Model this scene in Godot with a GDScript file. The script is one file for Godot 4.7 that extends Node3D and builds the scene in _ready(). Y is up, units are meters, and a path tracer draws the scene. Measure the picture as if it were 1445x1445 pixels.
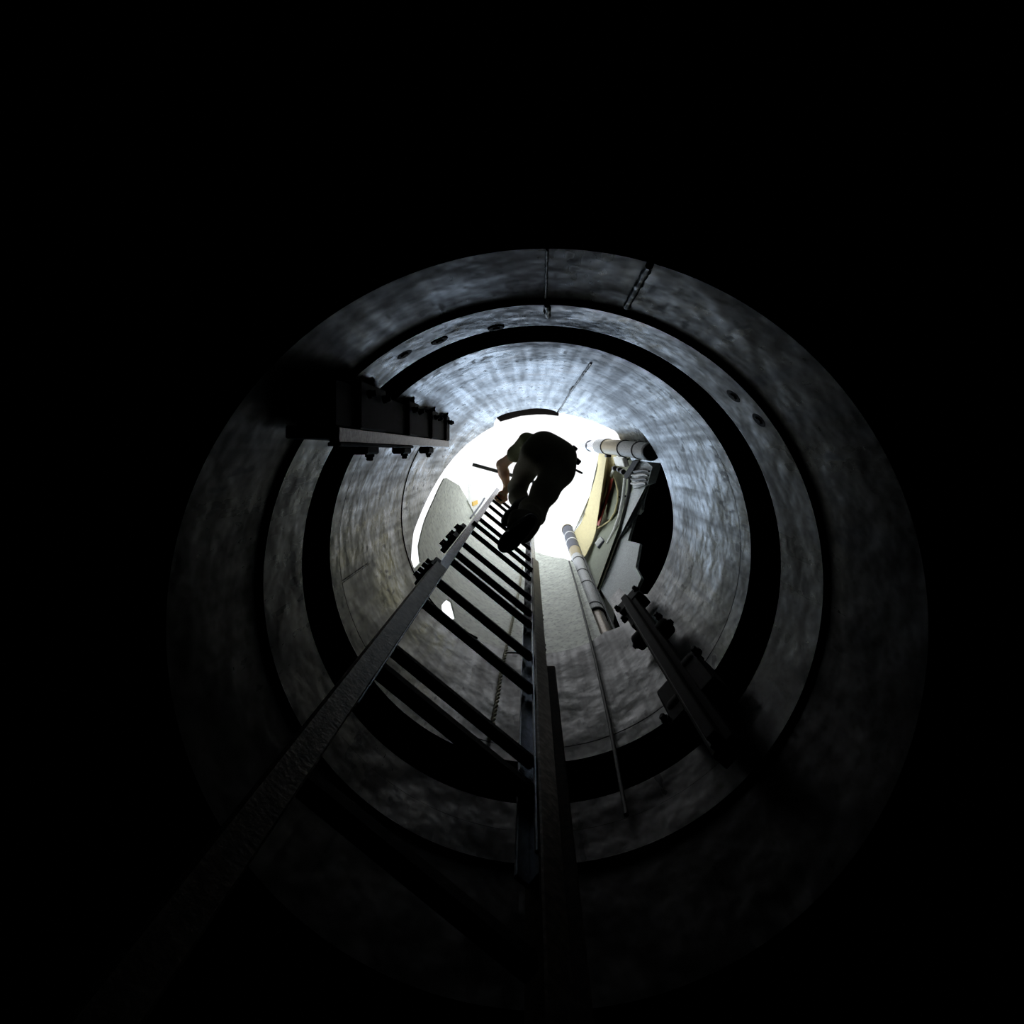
extends Node3D
# A vertical steel shaft seen from its foot, looking straight up: a worker climbs an
# extension ladder towards the open, daylit top.  y is up; the camera lies at the origin.

const FP := 668.0                      # focal length in pixels of the 1445 frame
const VX := 750.0                      # where straight up lands in the frame
const VY := 637.0
const AX := Vector2(0.04, -0.455)      # shaft axis in (x, z)
const R0 := 0.955

var M := {}
var used := {}

# ------------------------------------------------------------------ helpers
func numbered(called: String) -> String:
	if not used.has(called):
		used[called] = 0
		return called
	used[called] += 1
	return "%s_%03d" % [called, used[called]]

func tag(o: Node, label: String, category: String, group := "", kind := "") -> void:
	o.set_meta("label", label)
	o.set_meta("category", category)
	if group != "":
		o.set_meta("group", group)
	if kind != "":
		o.set_meta("kind", kind)

func thing(called: String, label: String, category: String, at := Vector3.ZERO, group := "") -> Node3D:
	var o := Node3D.new()
	o.name = numbered(called)
	add_child(o)
	o.position = at
	tag(o, label, category, group)
	return o

# a SurfaceTool becomes one named mesh; vertices are given in world space
func obj(called: String, st: SurfaceTool, mat: Material, parent: Node = self) -> MeshInstance3D:
	var mi := MeshInstance3D.new()
	var am := st.commit()
	am.surface_set_material(0, mat)
	mi.mesh = am
	mi.name = called
	mi.cast_shadow = GeometryInstance3D.SHADOW_CASTING_SETTING_ON
	parent.add_child(mi, true)
	if parent is Node3D and parent != self:
		var off := Vector3.ZERO
		var p: Node = parent
		while p != self:
			off += (p as Node3D).position
			p = p.get_parent()
		mi.position = -off
	return mi

func struct(called: String, label: String, category: String, st: SurfaceTool, mat: Material) -> MeshInstance3D:
	var mi := obj(called, st, mat)
	tag(mi, label, category, "", "structure")
	return mi

func new_st() -> SurfaceTool:
	var st := SurfaceTool.new()
	st.begin(Mesh.PRIMITIVE_TRIANGLES)
	return st

func tri(st: SurfaceTool, p: Array, n: Array, uv: Array) -> void:
	var c: Vector3 = (p[1] - p[0]).cross(p[2] - p[0])
	var s: Vector3 = n[0] + n[1] + n[2]
	var order := [0, 1, 2]
	if c.dot(s) > 0.0:
		order = [0, 2, 1]
	for i in order:
		st.set_normal(n[i])
		st.set_uv(uv[i])
		st.add_vertex(p[i])

func quad(st: SurfaceTool, a: Vector3, b: Vector3, c: Vector3, d: Vector3, na: Vector3, nb: Vector3, nc: Vector3, nd: Vector3, uva := Vector2.ZERO, uvb := Vector2.ZERO, uvc := Vector2.ZERO, uvd := Vector2.ZERO) -> void:
	tri(st, [a, b, c], [na, nb, nc], [uva, uvb, uvc])
	tri(st, [a, c, d], [na, nc, nd], [uva, uvc, uvd])

func rad(deg: float) -> Vector3:
	return Vector3(cos(deg_to_rad(deg)), 0, sin(deg_to_rad(deg)))

# a point on a cylinder about the shaft axis
func cyl(deg: float, r: float, y: float) -> Vector3:
	return Vector3(AX.x, y, AX.y) + rad(deg) * r

func uvw(deg: float, y: float) -> Vector2:
	return Vector2(deg / 360.0, y / 6.0)

# where a sight line through frame point (px, py) meets the cylinder of radius r
func on_cyl(px: float, py: float, r: float) -> Vector3:
	var d := Vector2((px - VX) / FP, -(py - VY) / FP)
	var l := d.length()
	var u := d / l
	var b := u.dot(AX)
	var t := b + sqrt(b * b - AX.length_squared() + r * r)
	return Vector3(u.x * t, t / l, u.y * t)

func at_y(px: float, py: float, y: float) -> Vector3:
	return Vector3((px - VX) / FP * y, y, -(py - VY) / FP * y)

# linear look-up in a list of Vector2(degree, value)
func lut(a: Array, x: float) -> float:
	if x <= a[0].x:
		return a[0].y
	for i in a.size() - 1:
		if x <= a[i + 1].x:
			return lerpf(a[i].y, a[i + 1].y, (x - a[i].x) / maxf(a[i + 1].x - a[i].x, 1e-6))
	return a[-1].y

# curved slab of shaft wall between two angles; lo and hi are heights per angle
func wall_patch(st: SurfaceTool, r: float, ro: float, t0: float, t1: float, lo: Array, hi: Array, step := 1.5) -> void:
	var ts: Array = [t0, t1]
	var k := int(ceil((t1 - t0) / step))
	for i in range(1, k):
		ts.append(t0 + (t1 - t0) * i / k)
	for a in [lo, hi]:
		for v in a:
			if v.x > t0 and v.x < t1:
				ts.append(v.x)
	ts.sort()
	for i in ts.size() - 1:
		var a: float = ts[i]
		var b: float = ts[i + 1]
		if b - a < 1e-4:
			continue
		var la := lut(lo, a)
		var lb := lut(lo, b)
		var ha := lut(hi, a)
		var hb := lut(hi, b)
		var na := rad(a)
		var nb := rad(b)
		quad(st, cyl(a, r, la), cyl(b, r, lb), cyl(b, r, hb), cyl(a, r, ha), -na, -nb, -nb, -na, uvw(a, la), uvw(b, lb), uvw(b, hb), uvw(a, ha))
		quad(st, cyl(a, ro, la), cyl(b, ro, lb), cyl(b, ro, hb), cyl(a, ro, ha), na, nb, nb, na, uvw(a, la), uvw(b, lb), uvw(b, hb), uvw(a, ha))
		var up := Vector3.UP
		quad(st, cyl(a, r, la), cyl(b, r, lb), cyl(b, ro, lb), cyl(a, ro, la), -up, -up, -up, -up, uvw(a, la), uvw(b, lb), uvw(b, lb + 0.1), uvw(a, la + 0.1))
		quad(st, cyl(a, r, ha), cyl(b, r, hb), cyl(b, ro, hb), cyl(a, ro, ha), up, up, up, up, uvw(a, ha), uvw(b, hb), uvw(b, hb + 0.1), uvw(a, ha + 0.1))
	if t1 - t0 < 359.9:
		for e in [[t0, -1.0], [t1, 1.0]]:
			var t: float = e[0]
			var n: Vector3 = Vector3.UP.cross(rad(t)) * -float(e[1])
			quad(st, cyl(t, r, lut(lo, t)), cyl(t, ro, lut(lo, t)), cyl(t, ro, lut(hi, t)), cyl(t, r, lut(hi, t)), n, n, n, n, uvw(t, 0), uvw(t + 2, 0), uvw(t + 2, 1), uvw(t, 1))

func flat(v: float) -> Array:
	return [Vector2(-400, v), Vector2(800, v)]

func ring(st: SurfaceTool, r: float, ro: float, y0: float, y1: float, step := 1.5) -> void:
	wall_patch(st, r, ro, 0.0, 360.0, flat(y0), flat(y1), step)

# slab of outline pts (frame points) lying on the cylinder of radius r, th thick outwards
func slab(st: SurfaceTool, pts: Array, r: float, th: float) -> void:
	var fine := PackedVector2Array()
	for i in pts.size():
		var a: Vector2 = pts[i]
		var b: Vector2 = pts[(i + 1) % pts.size()]
		var k := maxi(1, int(a.distance_to(b) / 10.0))
		for j in k:
			fine.append(a.lerp(b, float(j) / k))
	var idx := Geometry2D.triangulate_polygon(fine)
	var f: Array = []
	var g: Array = []
	var nn: Array = []
	for p in fine:
		var q := on_cyl(p.x, p.y, r)
		var n := (q - Vector3(AX.x, q.y, AX.y)).normalized()
		f.append(q)
		g.append(q + n * th)
		nn.append(n)
	var z := Vector2.ZERO
	for i in range(0, idx.size(), 3):
		var a := idx[i]
		var b := idx[i + 1]
		var c := idx[i + 2]
		tri(st, [f[a], f[b], f[c]], [-nn[a], -nn[b], -nn[c]], [z, z, z])
		tri(st, [g[a], g[b], g[c]], [nn[a], nn[b], nn[c]], [z, z, z])
	var sgn := 1.0 if Geometry2D.is_polygon_clockwise(fine) else -1.0
	for i in f.size():
		var j := (i + 1) % f.size()
		var d: Vector3 = f[j] - f[i]
		var n: Vector3 = d.cross(nn[i]).normalized() * sgn
		quad(st, f[i], f[j], g[j], g[i], n, n, n, n)

# box from its centre and three half axes, chamfered a little
func box(st: SurfaceTool, c: Vector3, x: Vector3, y: Vector3, z: Vector3, bevel := 0.0) -> void:
	var m := minf(x.length(), minf(y.length(), z.length()))
	var b := minf(bevel, m * 0.6)
	var ax := [x, y, z]
	if b <= 0.0:
		for i in 3:
			var u: Vector3 = ax[i]
			var v: Vector3 = ax[(i + 1) % 3]
			var w: Vector3 = ax[(i + 2) % 3]
			for s in [-1.0, 1.0]:
				var n: Vector3 = u.normalized() * s
				quad(st, c + u * s - v - w, c + u * s + v - w, c + u * s + v + w, c + u * s - v + w, n, n, n, n, Vector2(0, 0), Vector2(v.length() * 2, 0), Vector2(v.length() * 2, w.length() * 2), Vector2(0, w.length() * 2))
		return
	var sh: Array = []
	for i in 3:
		var l: float = ax[i].length()
		sh.append((l - b) / l)
	var corner := func(i: int, s: Array) -> Vector3:
		var p := c
		for k in 3:
			p += ax[k] * s[k] * (1.0 if k == i else sh[k])
		return p
	for i in 3:
		var j := (i + 1) % 3
		var k := (i + 2) % 3
		for s in [-1.0, 1.0]:
			var n: Vector3 = ax[i].normalized() * s
			var q: Array = []
			for e in [[-1.0, -1.0], [1.0, -1.0], [1.0, 1.0], [-1.0, 1.0]]:
				var sg := [0.0, 0.0, 0.0]
				sg[i] = s
				sg[j] = e[0]
				sg[k] = e[1]
				q.append(corner.call(i, sg))
			quad(st, q[0], q[1], q[2], q[3], n, n, n, n)
	for i in 3:                       # edges
		var j := (i + 1) % 3
		var k := (i + 2) % 3
		for sj in [-1.0, 1.0]:
			for sk in [-1.0, 1.0]:
				var n: Vector3 = (ax[j].normalized() * sj + ax[k].normalized() * sk).normalized()
				var s0 := [0.0, 0.0, 0.0]
				var s1 := [0.0, 0.0, 0.0]
				s0[i] = -1.0; s0[j] = sj; s0[k] = sk
				s1[i] = 1.0; s1[j] = sj; s1[k] = sk
				quad(st, corner.call(j, s0), corner.call(j, s1), corner.call(k, s1), corner.call(k, s0), n, n, n, n)
	for a in [-1.0, 1.0]:
		for d in [-1.0, 1.0]:
			for e in [-1.0, 1.0]:
				var s := [a, d, e]
				var n: Vector3 = (x.normalized() * a + y.normalized() * d + z.normalized() * e).normalized()
				tri(st, [corner.call(0, s), corner.call(1, s), corner.call(2, s)], [n, n, n], [Vector2.ZERO, Vector2.ZERO, Vector2.ZERO])

# tube through points with a radius at each; round caps optional
func tube(st: SurfaceTool, pts: Array, radii: Array, seg := 12, cap := true) -> void:
	var rows: Array = []
	var side := Vector3.ZERO
	for i in pts.size():
		var d: Vector3
		if i == 0:
			d = pts[1] - pts[0]
		elif i == pts.size() - 1:
			d = pts[i] - pts[i - 1]
		else:
			d = (pts[i + 1] - pts[i]).normalized() + (pts[i] - pts[i - 1]).normalized()
		d = d.normalized()
		if side == Vector3.ZERO:
			side = d.cross(Vector3.RIGHT if absf(d.x) < 0.8 else Vector3.UP).normalized()
		side = (side - d * side.dot(d)).normalized()
		var up := d.cross(side)
		var r: float = radii[i] if i < radii.size() else radii[-1]
		var row: Array = []
		for k in seg + 1:
			var a := TAU * k / seg
			var n := side * cos(a) + up * sin(a)
			row.append([pts[i] + n * r, n, d])
		rows.append(row)
	for i in rows.size() - 1:
		for k in seg:
			var a = rows[i][k]
			var b = rows[i][k + 1]
			var c = rows[i + 1][k + 1]
			var d = rows[i + 1][k]
			var v0 := float(i)
			if (a[0] as Vector3).distance_to(d[0]) < 1e-6 and (b[0] as Vector3).distance_to(c[0]) < 1e-6:
				continue
			quad(st, a[0], b[0], c[0], d[0], a[1], b[1], c[1], d[1], Vector2(float(k) / seg, v0), Vector2(float(k + 1) / seg, v0), Vector2(float(k + 1) / seg, v0 + 1), Vector2(float(k) / seg, v0 + 1))
	if cap:
		for e in [[0, -1.0], [rows.size() - 1, 1.0]]:
			var row: Array = rows[e[0]]
			var n: Vector3 = row[0][2] * e[1]
			for k in seg:
				tri(st, [pts[e[0]], row[k][0], row[k + 1][0]], [n, n, n], [Vector2.ZERO, Vector2.ZERO, Vector2.ZERO])

# hexagon-headed bolt standing on point p along d
func bolt(st: SurfaceTool, p: Vector3, d: Vector3, r: float, h: float) -> void:
	d = d.normalized()
	tube(st, [p, p + d * h * 0.3], [r * 1.5], 12)
	tube(st, [p + d * h * 0.3, p + d * h * 0.95, p + d * h], [r, r, r * 0.8], 6)

# ------------------------------------------------------------------ materials
func noise(freq: float, sd: int, oct := 4, kind := FastNoiseLite.TYPE_SIMPLEX_SMOOTH) -> FastNoiseLite:
	var n := FastNoiseLite.new()
	n.noise_type = kind
	n.seed = sd
	n.frequency = freq
	n.fractal_octaves = oct
	return n

func grain(freq: float, sd: int, lo: Color, hi: Color, size := 512, p := 0.5) -> NoiseTexture2D:
	var t := NoiseTexture2D.new()
	t.width = size
	t.height = size
	t.seamless = true
	t.noise = noise(freq, sd, 5)
	var g := Gradient.new()
	g.offsets = PackedFloat32Array([p - 0.28, p + 0.28])
	g.colors = PackedColorArray([lo, hi])
	t.color_ramp = g
	return t

func relief(freq: float, sd: int, strength: float) -> NoiseTexture2D:
	var t := NoiseTexture2D.new()
	t.width = 512
	t.height = 512
	t.seamless = true
	t.as_normal_map = true
	t.bump_strength = strength
	t.noise = noise(freq, sd, 5)
	return t

func plain(c: Color, rough: float, metal := 0.0, spec := 0.5) -> StandardMaterial3D:
	var m := StandardMaterial3D.new()
	m.albedo_color = c
	m.roughness = rough
	m.metallic = metal
	m.metallic_specular = spec
	return m

func worn(c: Color, lo: float, rough: float, metal: float, scale: float, sd: int) -> StandardMaterial3D:
	var m := plain(c, rough, metal)
	m.albedo_texture = grain(0.02, sd, Color(lo, lo, lo), Color.WHITE)
	m.normal_enabled = true
	m.normal_texture = relief(0.05, sd + 9, 3.0)
	m.normal_scale = 0.35
	m.uv1_triplanar = true
	m.uv1_world_triplanar = true
	m.uv1_scale = Vector3.ONE * scale
	return m

# grey paint of the shaft wall: blotches, vertical run marks, faint rings and dark chips
func paint_images() -> Array:
	var w := 1400
	var h := 1200
	var img := Image.create(w, h, false, Image.FORMAT_RGB8)
	var gloss := Image.create(w / 2, h / 2, false, Image.FORMAT_L8)
	var blotch := noise(0.9, 3, 4)
	var streak := noise(1.0, 7, 3)
	var hoop := noise(1.0, 13, 3)
	var chip := noise(16.0, 21, 2)
	var chipmask := noise(1.3, 31, 2)
	var fine := noise(22.0, 41, 2)
	for x in w:
		var a := TAU * x / w
		var cx := cos(a)
		var cz := sin(a)
		for y in h:
			var v := 6.0 * y / h
			var b := blotch.get_noise_3d(cx * 1.6, v * 1.3, cz * 1.6)
			var s := streak.get_noise_3d(cx * 14.0, v * 0.7, cz * 14.0)
			var o := hoop.get_noise_3d(cx * 1.1, v * 16.0, cz * 1.1)
			var f := fine.get_noise_3d(cx, v, cz)
			var l := 0.78 + b * 0.42 + s * 0.30 + o * 0.06 + f * 0.14
			if s < -0.36:
				l -= (-0.36 - s) * 1.1
			var c := chip.get_noise_3d(cx, v * 0.4, cz) + chipmask.get_noise_3d(cx, v, cz) * 0.35
			var dark := smoothstep(0.52, 0.62, c)
			l = lerpf(clampf(l, 0.12, 1.0), 0.16, dark * 0.85)
			if x % 2 == 0 and y % 2 == 0:
				var g := clampf(0.74 - b * 0.45 - s * 0.35 + f * 0.15, 0.45, 1.0)
				g = lerpf(g, 1.0, dark)
				gloss.set_pixel(x / 2, y / 2, Color(g, g, g))
			var warm := clampf(-b * 0.5 - s * 0.4, 0.0, 0.5) * 0.16
			img.set_pixel(x, y, Color(l * (1.0 - warm * 0.1), l * (1.0 - warm * 0.35), l * (1.0 - warm)))
	img.generate_mipmaps()
	gloss.generate_mipmaps()
	return [ImageTexture.create_from_image(img), ImageTexture.create_from_image(gloss)]

func make_materials() -> void:
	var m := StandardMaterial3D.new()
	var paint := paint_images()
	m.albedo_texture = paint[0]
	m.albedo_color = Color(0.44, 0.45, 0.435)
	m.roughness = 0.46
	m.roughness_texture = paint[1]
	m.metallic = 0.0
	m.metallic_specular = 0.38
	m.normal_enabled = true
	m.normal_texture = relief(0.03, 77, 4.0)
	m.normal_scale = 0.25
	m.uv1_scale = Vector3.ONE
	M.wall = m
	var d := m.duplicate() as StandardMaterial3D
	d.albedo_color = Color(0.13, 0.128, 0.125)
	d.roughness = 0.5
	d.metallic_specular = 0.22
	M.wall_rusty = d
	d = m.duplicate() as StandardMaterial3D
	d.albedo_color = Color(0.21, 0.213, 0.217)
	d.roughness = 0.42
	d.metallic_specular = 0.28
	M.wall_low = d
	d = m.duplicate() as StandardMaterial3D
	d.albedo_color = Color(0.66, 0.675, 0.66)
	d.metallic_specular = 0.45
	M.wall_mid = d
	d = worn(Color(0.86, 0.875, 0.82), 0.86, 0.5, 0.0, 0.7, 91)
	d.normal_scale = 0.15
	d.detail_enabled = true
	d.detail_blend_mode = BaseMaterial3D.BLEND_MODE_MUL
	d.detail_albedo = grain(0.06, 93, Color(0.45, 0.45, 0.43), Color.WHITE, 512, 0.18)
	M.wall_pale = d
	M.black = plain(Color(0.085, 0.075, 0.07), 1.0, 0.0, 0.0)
	M.floor = worn(Color(0.16, 0.15, 0.14), 0.6, 0.95, 0.0, 1.0, 5)
	M.dark_steel = worn(Color(0.17, 0.16, 0.15), 0.5, 0.55, 0.4, 3.0, 6)
	M.black_steel = plain(Color(0.07, 0.066, 0.06), 0.75, 0.0, 0.25)
	M.steel = worn(Color(0.42, 0.41, 0.40), 0.5, 0.38, 0.75, 4.0, 8)
	M.aluminium = worn(Color(0.86, 0.87, 0.89), 0.8, 0.26, 0.9, 5.0, 10)
	M.rung = worn(Color(0.15, 0.14, 0.125), 0.7, 0.7, 0.2, 5.0, 11)
	M.rail_old = worn(Color(0.62, 0.57, 0.51), 0.65, 0.34, 0.5, 5.0, 12)
	M.wood = worn(Color(0.36, 0.27, 0.21), 0.6, 0.75, 0.0, 6.0, 14)
	M.cream = worn(Color(0.80, 0.75, 0.56), 0.9, 0.75, 0.0, 2.0, 15)
	M.white = worn(Color(0.90, 0.90, 0.88), 0.9, 0.7, 0.0, 2.0, 16)
	M.green_grey = worn(Color(0.45, 0.47, 0.39), 0.85, 0.7, 0.0, 3.0, 17)
	M.red = worn(Color(0.55, 0.16, 0.09), 0.75, 0.6, 0.0, 8.0, 18)
	M.grey_panel = worn(Color(0.66, 0.68, 0.68), 0.75, 0.6, 0.0, 4.0, 19)
	M.lagging = worn(Color(0.88, 0.88, 0.88), 0.6, 0.6, 0.1, 9.0, 20)
	M.tape = worn(Color(0.34, 0.35, 0.40), 0.6, 0.7, 0.0, 12.0, 22)
	M.cable = plain(Color(0.16, 0.16, 0.155), 0.6)
	M.rope = worn(Color(0.92, 0.89, 0.80), 0.7, 0.9, 0.0, 40.0, 23)
	M.skin = worn(Color(1.0, 0.81, 0.67), 0.93, 0.55, 0.0, 20.0, 24)
	M.skin.subsurf_scatter_enabled = true
	M.skin.subsurf_scatter_strength = 0.15
	M.trousers = worn(Color(0.50, 0.475, 0.385), 0.8, 0.95, 0.0, 12.0, 25)
	M.shirt = worn(Color(0.50, 0.51, 0.37), 0.8, 0.95, 0.0, 14.0, 26)
	M.trousers.rim_enabled = true
	M.trousers.rim = 0.4
	M.leather = worn(Color(0.10, 0.09, 0.08), 0.7, 0.6, 0.0, 14.0, 27)
	M.hair = worn(Color(0.10, 0.07, 0.05), 0.5, 0.7, 0.0, 40.0, 28)
	M.yellow = plain(Color(0.82, 0.66, 0.22), 0.6)
	M.brass = worn(Color(0.66, 0.60, 0.46), 0.8, 0.5, 0.5, 9.0, 29)

# ------------------------------------------------------------------ the shaft
func build_setting() -> void:
	var st := new_st()
	# floor and the wide dark room round the foot of the shaft
	for i in 64:
		var a := 360.0 * i / 64
		var b := 360.0 * (i + 1) / 64
		tri(st, [cyl(0, 0, -1.5), cyl(a, 2.6, -1.5), cyl(b, 2.6, -1.5)], [Vector3.UP, Vector3.UP, Vector3.UP], [Vector2.ZERO, uvw(a, 0), uvw(b, 0)])
		tri(st, [cyl(0, 0, -1.7), cyl(a, 2.6, -1.7), cyl(b, 2.6, -1.7)], [Vector3.DOWN, Vector3.DOWN, Vector3.DOWN], [Vector2.ZERO, uvw(a, 0), uvw(b, 0)])
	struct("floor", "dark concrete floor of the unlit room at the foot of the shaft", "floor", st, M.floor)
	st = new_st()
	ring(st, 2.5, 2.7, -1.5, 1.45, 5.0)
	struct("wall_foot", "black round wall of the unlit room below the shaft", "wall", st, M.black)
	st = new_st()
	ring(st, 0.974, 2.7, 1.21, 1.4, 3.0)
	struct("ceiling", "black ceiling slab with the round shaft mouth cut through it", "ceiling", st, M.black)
	# lowest lit ring, set back a little
	st = new_st()
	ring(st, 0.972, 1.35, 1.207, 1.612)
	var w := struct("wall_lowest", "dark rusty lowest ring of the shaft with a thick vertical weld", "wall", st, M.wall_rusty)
	st = new_st()
	weld(st, on_cyl(917, 374, 0.972), on_cyl(884, 432, 0.972), 0.012, 1)
	obj("weld_bead", st, M.wall, w)
	st = new_st()
	weld(st, on_cyl(772, 352, 0.972), on_cyl(770, 425, 0.972), 0.005, 2)
	obj("weld_bead", st, M.wall, w)
	# narrow double ring below the dark groove
	st = new_st()
	ring(st, R0, 1.3, 1.615, 1.752)
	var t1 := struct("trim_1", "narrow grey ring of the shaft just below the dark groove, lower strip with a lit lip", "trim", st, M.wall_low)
	st = new_st()
	ring(st, R0 + 0.004, 1.3, 1.758, 1.84)
	ring(st, R0 + 0.004, 0.995, 1.838, 1.895)
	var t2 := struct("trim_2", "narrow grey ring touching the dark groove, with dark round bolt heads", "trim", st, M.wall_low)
	for p in [Vector2(570, 499), Vector2(620, 480), Vector2(700, 462), Vector2(1036, 558), Vector2(1072, 592)]:
		st = new_st()
		var q := on_cyl(p.x, p.y, R0 + 0.004)
		var n := (Vector3(AX.x, q.y, AX.y) - q).normalized()
		tube(st, [q - n * 0.01, q + n * 0.003, q + n * 0.005], [0.034, 0.034, 0.030], 18)
		tube(st, [q, q + n * 0.007, q + n * 0.009], [0.016, 0.016, 0.012], 6)
		obj("bolt_head", st, M.black_steel, t2)
	st = new_st()
	weld(st, on_cyl(772, 431, R0), on_cyl(773, 446, R0), 0.012, 3)
	obj("weld_bead", st, M.wall, t1)
	# groove between the sections
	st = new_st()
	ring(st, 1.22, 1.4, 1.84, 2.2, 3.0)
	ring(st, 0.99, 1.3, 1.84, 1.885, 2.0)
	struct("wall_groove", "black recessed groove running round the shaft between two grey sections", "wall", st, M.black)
	# the main section: a proud collar, then the tube up to the ragged edge
	st = new_st()
	ring(st, R0 - 0.006, 1.3, 2.135, 2.235)
	struct("trim_3", "thin proud collar ring round the lower end of the main shaft section", "trim", st, M.wall)
	st = new_st()
	var top := [Vector2(0, 3.32), Vector2(14, 3.36), Vector2(35, 3.38), Vector2(55, 3.45), Vector2(75, 3.36), Vector2(270, 3.30), Vector2(291.6, 3.31), Vector2(300, 3.36), Vector2(307.0, 3.29), Vector2(308.4, 3.86), Vector2(315.7, 3.90), Vector2(317.5, 3.52), Vector2(321.0, 3.50), Vector2(324.8, 3.34), Vector2(355, 3.31), Vector2(360, 3.32)]
	wall_patch(st, R0, 1.0, 0.0, 360.0, flat(2.235), top)
	ring(st, R0 + 0.02, 1.3, 2.2, 3.25, 3.0)
	w = struct("wall_main", "scuffed grey main section of the shaft between the groove and the stepped edge", "wall", st, M.wall)
	st = new_st()
	weld(st, on_cyl(834, 512, R0), on_cyl(803, 556, R0), 0.007, 4)
	obj("weld_bead", st, M.wall, w)
	st = new_st()
	weld(st, on_cyl(470, 830, R0), on_cyl(520, 795, R0), 0.006, 5)
	obj("weld_bead", st, M.wall, w)
	st = new_st()
	var jl: Array = []
	for i in 41:
		jl.append(cyl(150.0 + i * 2.35, R0 + 0.002, 3.33))
	tube(st, jl, [0.007], 6)
	obj("joint_line", st, M.black, w)
	st = new_st()
	jl = []
	for i in 181:
		jl.append(cyl(i * 2.0, R0 + 0.001, 2.242))
	tube(st, jl, [0.006], 6)
	obj("joint_line", st, M.black, w)
	# upper wall: from the seam round the far side, a tapering open slot, and on to the pipe
	st = new_st()
	var cres := [Vector2(71, 6.0), Vector2(75.2, 5.68), Vector2(81.4, 5.61), Vector2(88.9, 5.64), Vector2(100.1, 5.76), Vector2(111.8, 5.62), Vector2(117.8, 5.61), Vector2(122.5, 6.06), Vector2(125, 6.45), Vector2(139, 5.95), Vector2(151, 5.4), Vector2(167, 4.72), Vector2(180, 4.14), Vector2(190, 3.68), Vector2(199.9, 3.43), Vector2(203.8, 3.42)]
	wall_patch(st, 0.97, 0.985, 74.0, 203.8, flat(3.2), cres)
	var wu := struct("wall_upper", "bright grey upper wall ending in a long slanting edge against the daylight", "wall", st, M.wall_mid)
	st = new_st()
	weld(st, on_cyl(803, 556, 0.97), on_cyl(788, 582, 0.97), 0.007, 6)
	obj("weld_bead", st, M.wall, wu)
	st = new_st()
	var inner := [Vector2(170, 4.97), Vector2(180.4, 4.53), Vector2(188.6, 4.09), Vector2(197.2, 3.73), Vector2(203.8, 3.62)]
	var rim := [Vector2(170, 5.1), Vector2(179, 6.1), Vector2(190, 6.6), Vector2(203.8, 6.9), Vector2(224, 7.1), Vector2(248, 6.95), Vector2(270.6, 6.75), Vector2(293, 5.95), Vector2(298, 5.6)]
	wall_patch(st, 0.97, 0.982, 170.0, 203.8, inner, rim)
	# the oval hole is left open between a lower and an upper piece
	var hole_lo := [Vector2(223.9, 3.47), Vector2(225.0, 3.41), Vector2(228, 3.375), Vector2(230.8, 3.39), Vector2(232.2, 3.47)]
	var hole_hi := [Vector2(223.9, 3.47), Vector2(224.2, 3.58), Vector2(224.9, 3.66), Vector2(226.9, 3.68), Vector2(229.6, 3.58), Vector2(232.2, 3.47)]
	wall_patch(st, 0.97, 0.985, 203.8, 223.9, flat(3.2), rim)
	wall_patch(st, 0.97, 0.985, 223.9, 232.2, flat(3.2), hole_lo, 0.5)
	wall_patch(st, 0.97, 0.985, 223.9, 232.2, hole_hi, rim, 0.5)
	wall_patch(st, 0.97, 0.985, 232.2, 298.0, flat(3.2), rim)
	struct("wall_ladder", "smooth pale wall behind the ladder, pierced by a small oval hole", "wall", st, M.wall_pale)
	# far top right wall beyond the seam
	st = new_st()
	wall_patch(st, 1.06, 1.12, 20.0, 76.0, flat(3.2), [Vector2(20, 4.9), Vector2(34, 4.95), Vector2(36.5, 4.88), Vector2(39, 4.89), Vector2(52.5, 5.73), Vector2(70, 6.7), Vector2(76, 6.75)])
	struct("wall_beyond", "tan lit wall strip beyond the main section at the upper right, above the side pipe", "wall", st, M.wall_mid)
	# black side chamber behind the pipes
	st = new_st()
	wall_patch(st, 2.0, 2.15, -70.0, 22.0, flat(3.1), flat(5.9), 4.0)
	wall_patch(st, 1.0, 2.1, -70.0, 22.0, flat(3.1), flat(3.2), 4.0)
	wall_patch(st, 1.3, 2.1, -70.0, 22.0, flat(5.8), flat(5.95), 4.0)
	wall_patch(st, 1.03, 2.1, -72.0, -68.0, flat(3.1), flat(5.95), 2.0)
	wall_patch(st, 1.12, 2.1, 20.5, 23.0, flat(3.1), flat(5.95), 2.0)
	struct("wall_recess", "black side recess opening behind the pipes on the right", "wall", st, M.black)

func weld(st: SurfaceTool, a: Vector3, b: Vector3, r: float, sd: int) -> void:
	var rng := RandomNumberGenerator.new()
	rng.seed = sd
	var pts: Array = []
	var rr: Array = []
	var k := int(a.distance_to(b) / (r * 1.1)) + 2
	for i in k:
		pts.append(a.lerp(b, float(i) / (k - 1)) + Vector3(rng.randf_range(-1, 1), 0, rng.randf_range(-1, 1)) * r * 0.18)
		rr.append(r * rng.randf_range(0.72, 1.15))
	tube(st, pts, rr, 8)

# ------------------------------------------------------------------ ladder
const LE := Vector3(0.775, 0, -0.632)      # along a rung, left to right
const LN := Vector3(0.632, 0, 0.775)       # from the ladder towards the climber
const RW := 0.372

func lad(e: float, n: float, y: float) -> Vector3:
	return Vector3(-0.2966 - 0.005 * (y - 0.93), y, -0.419 + 0.0138 * (y - 0.93)) + LE * e + LN * n

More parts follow.
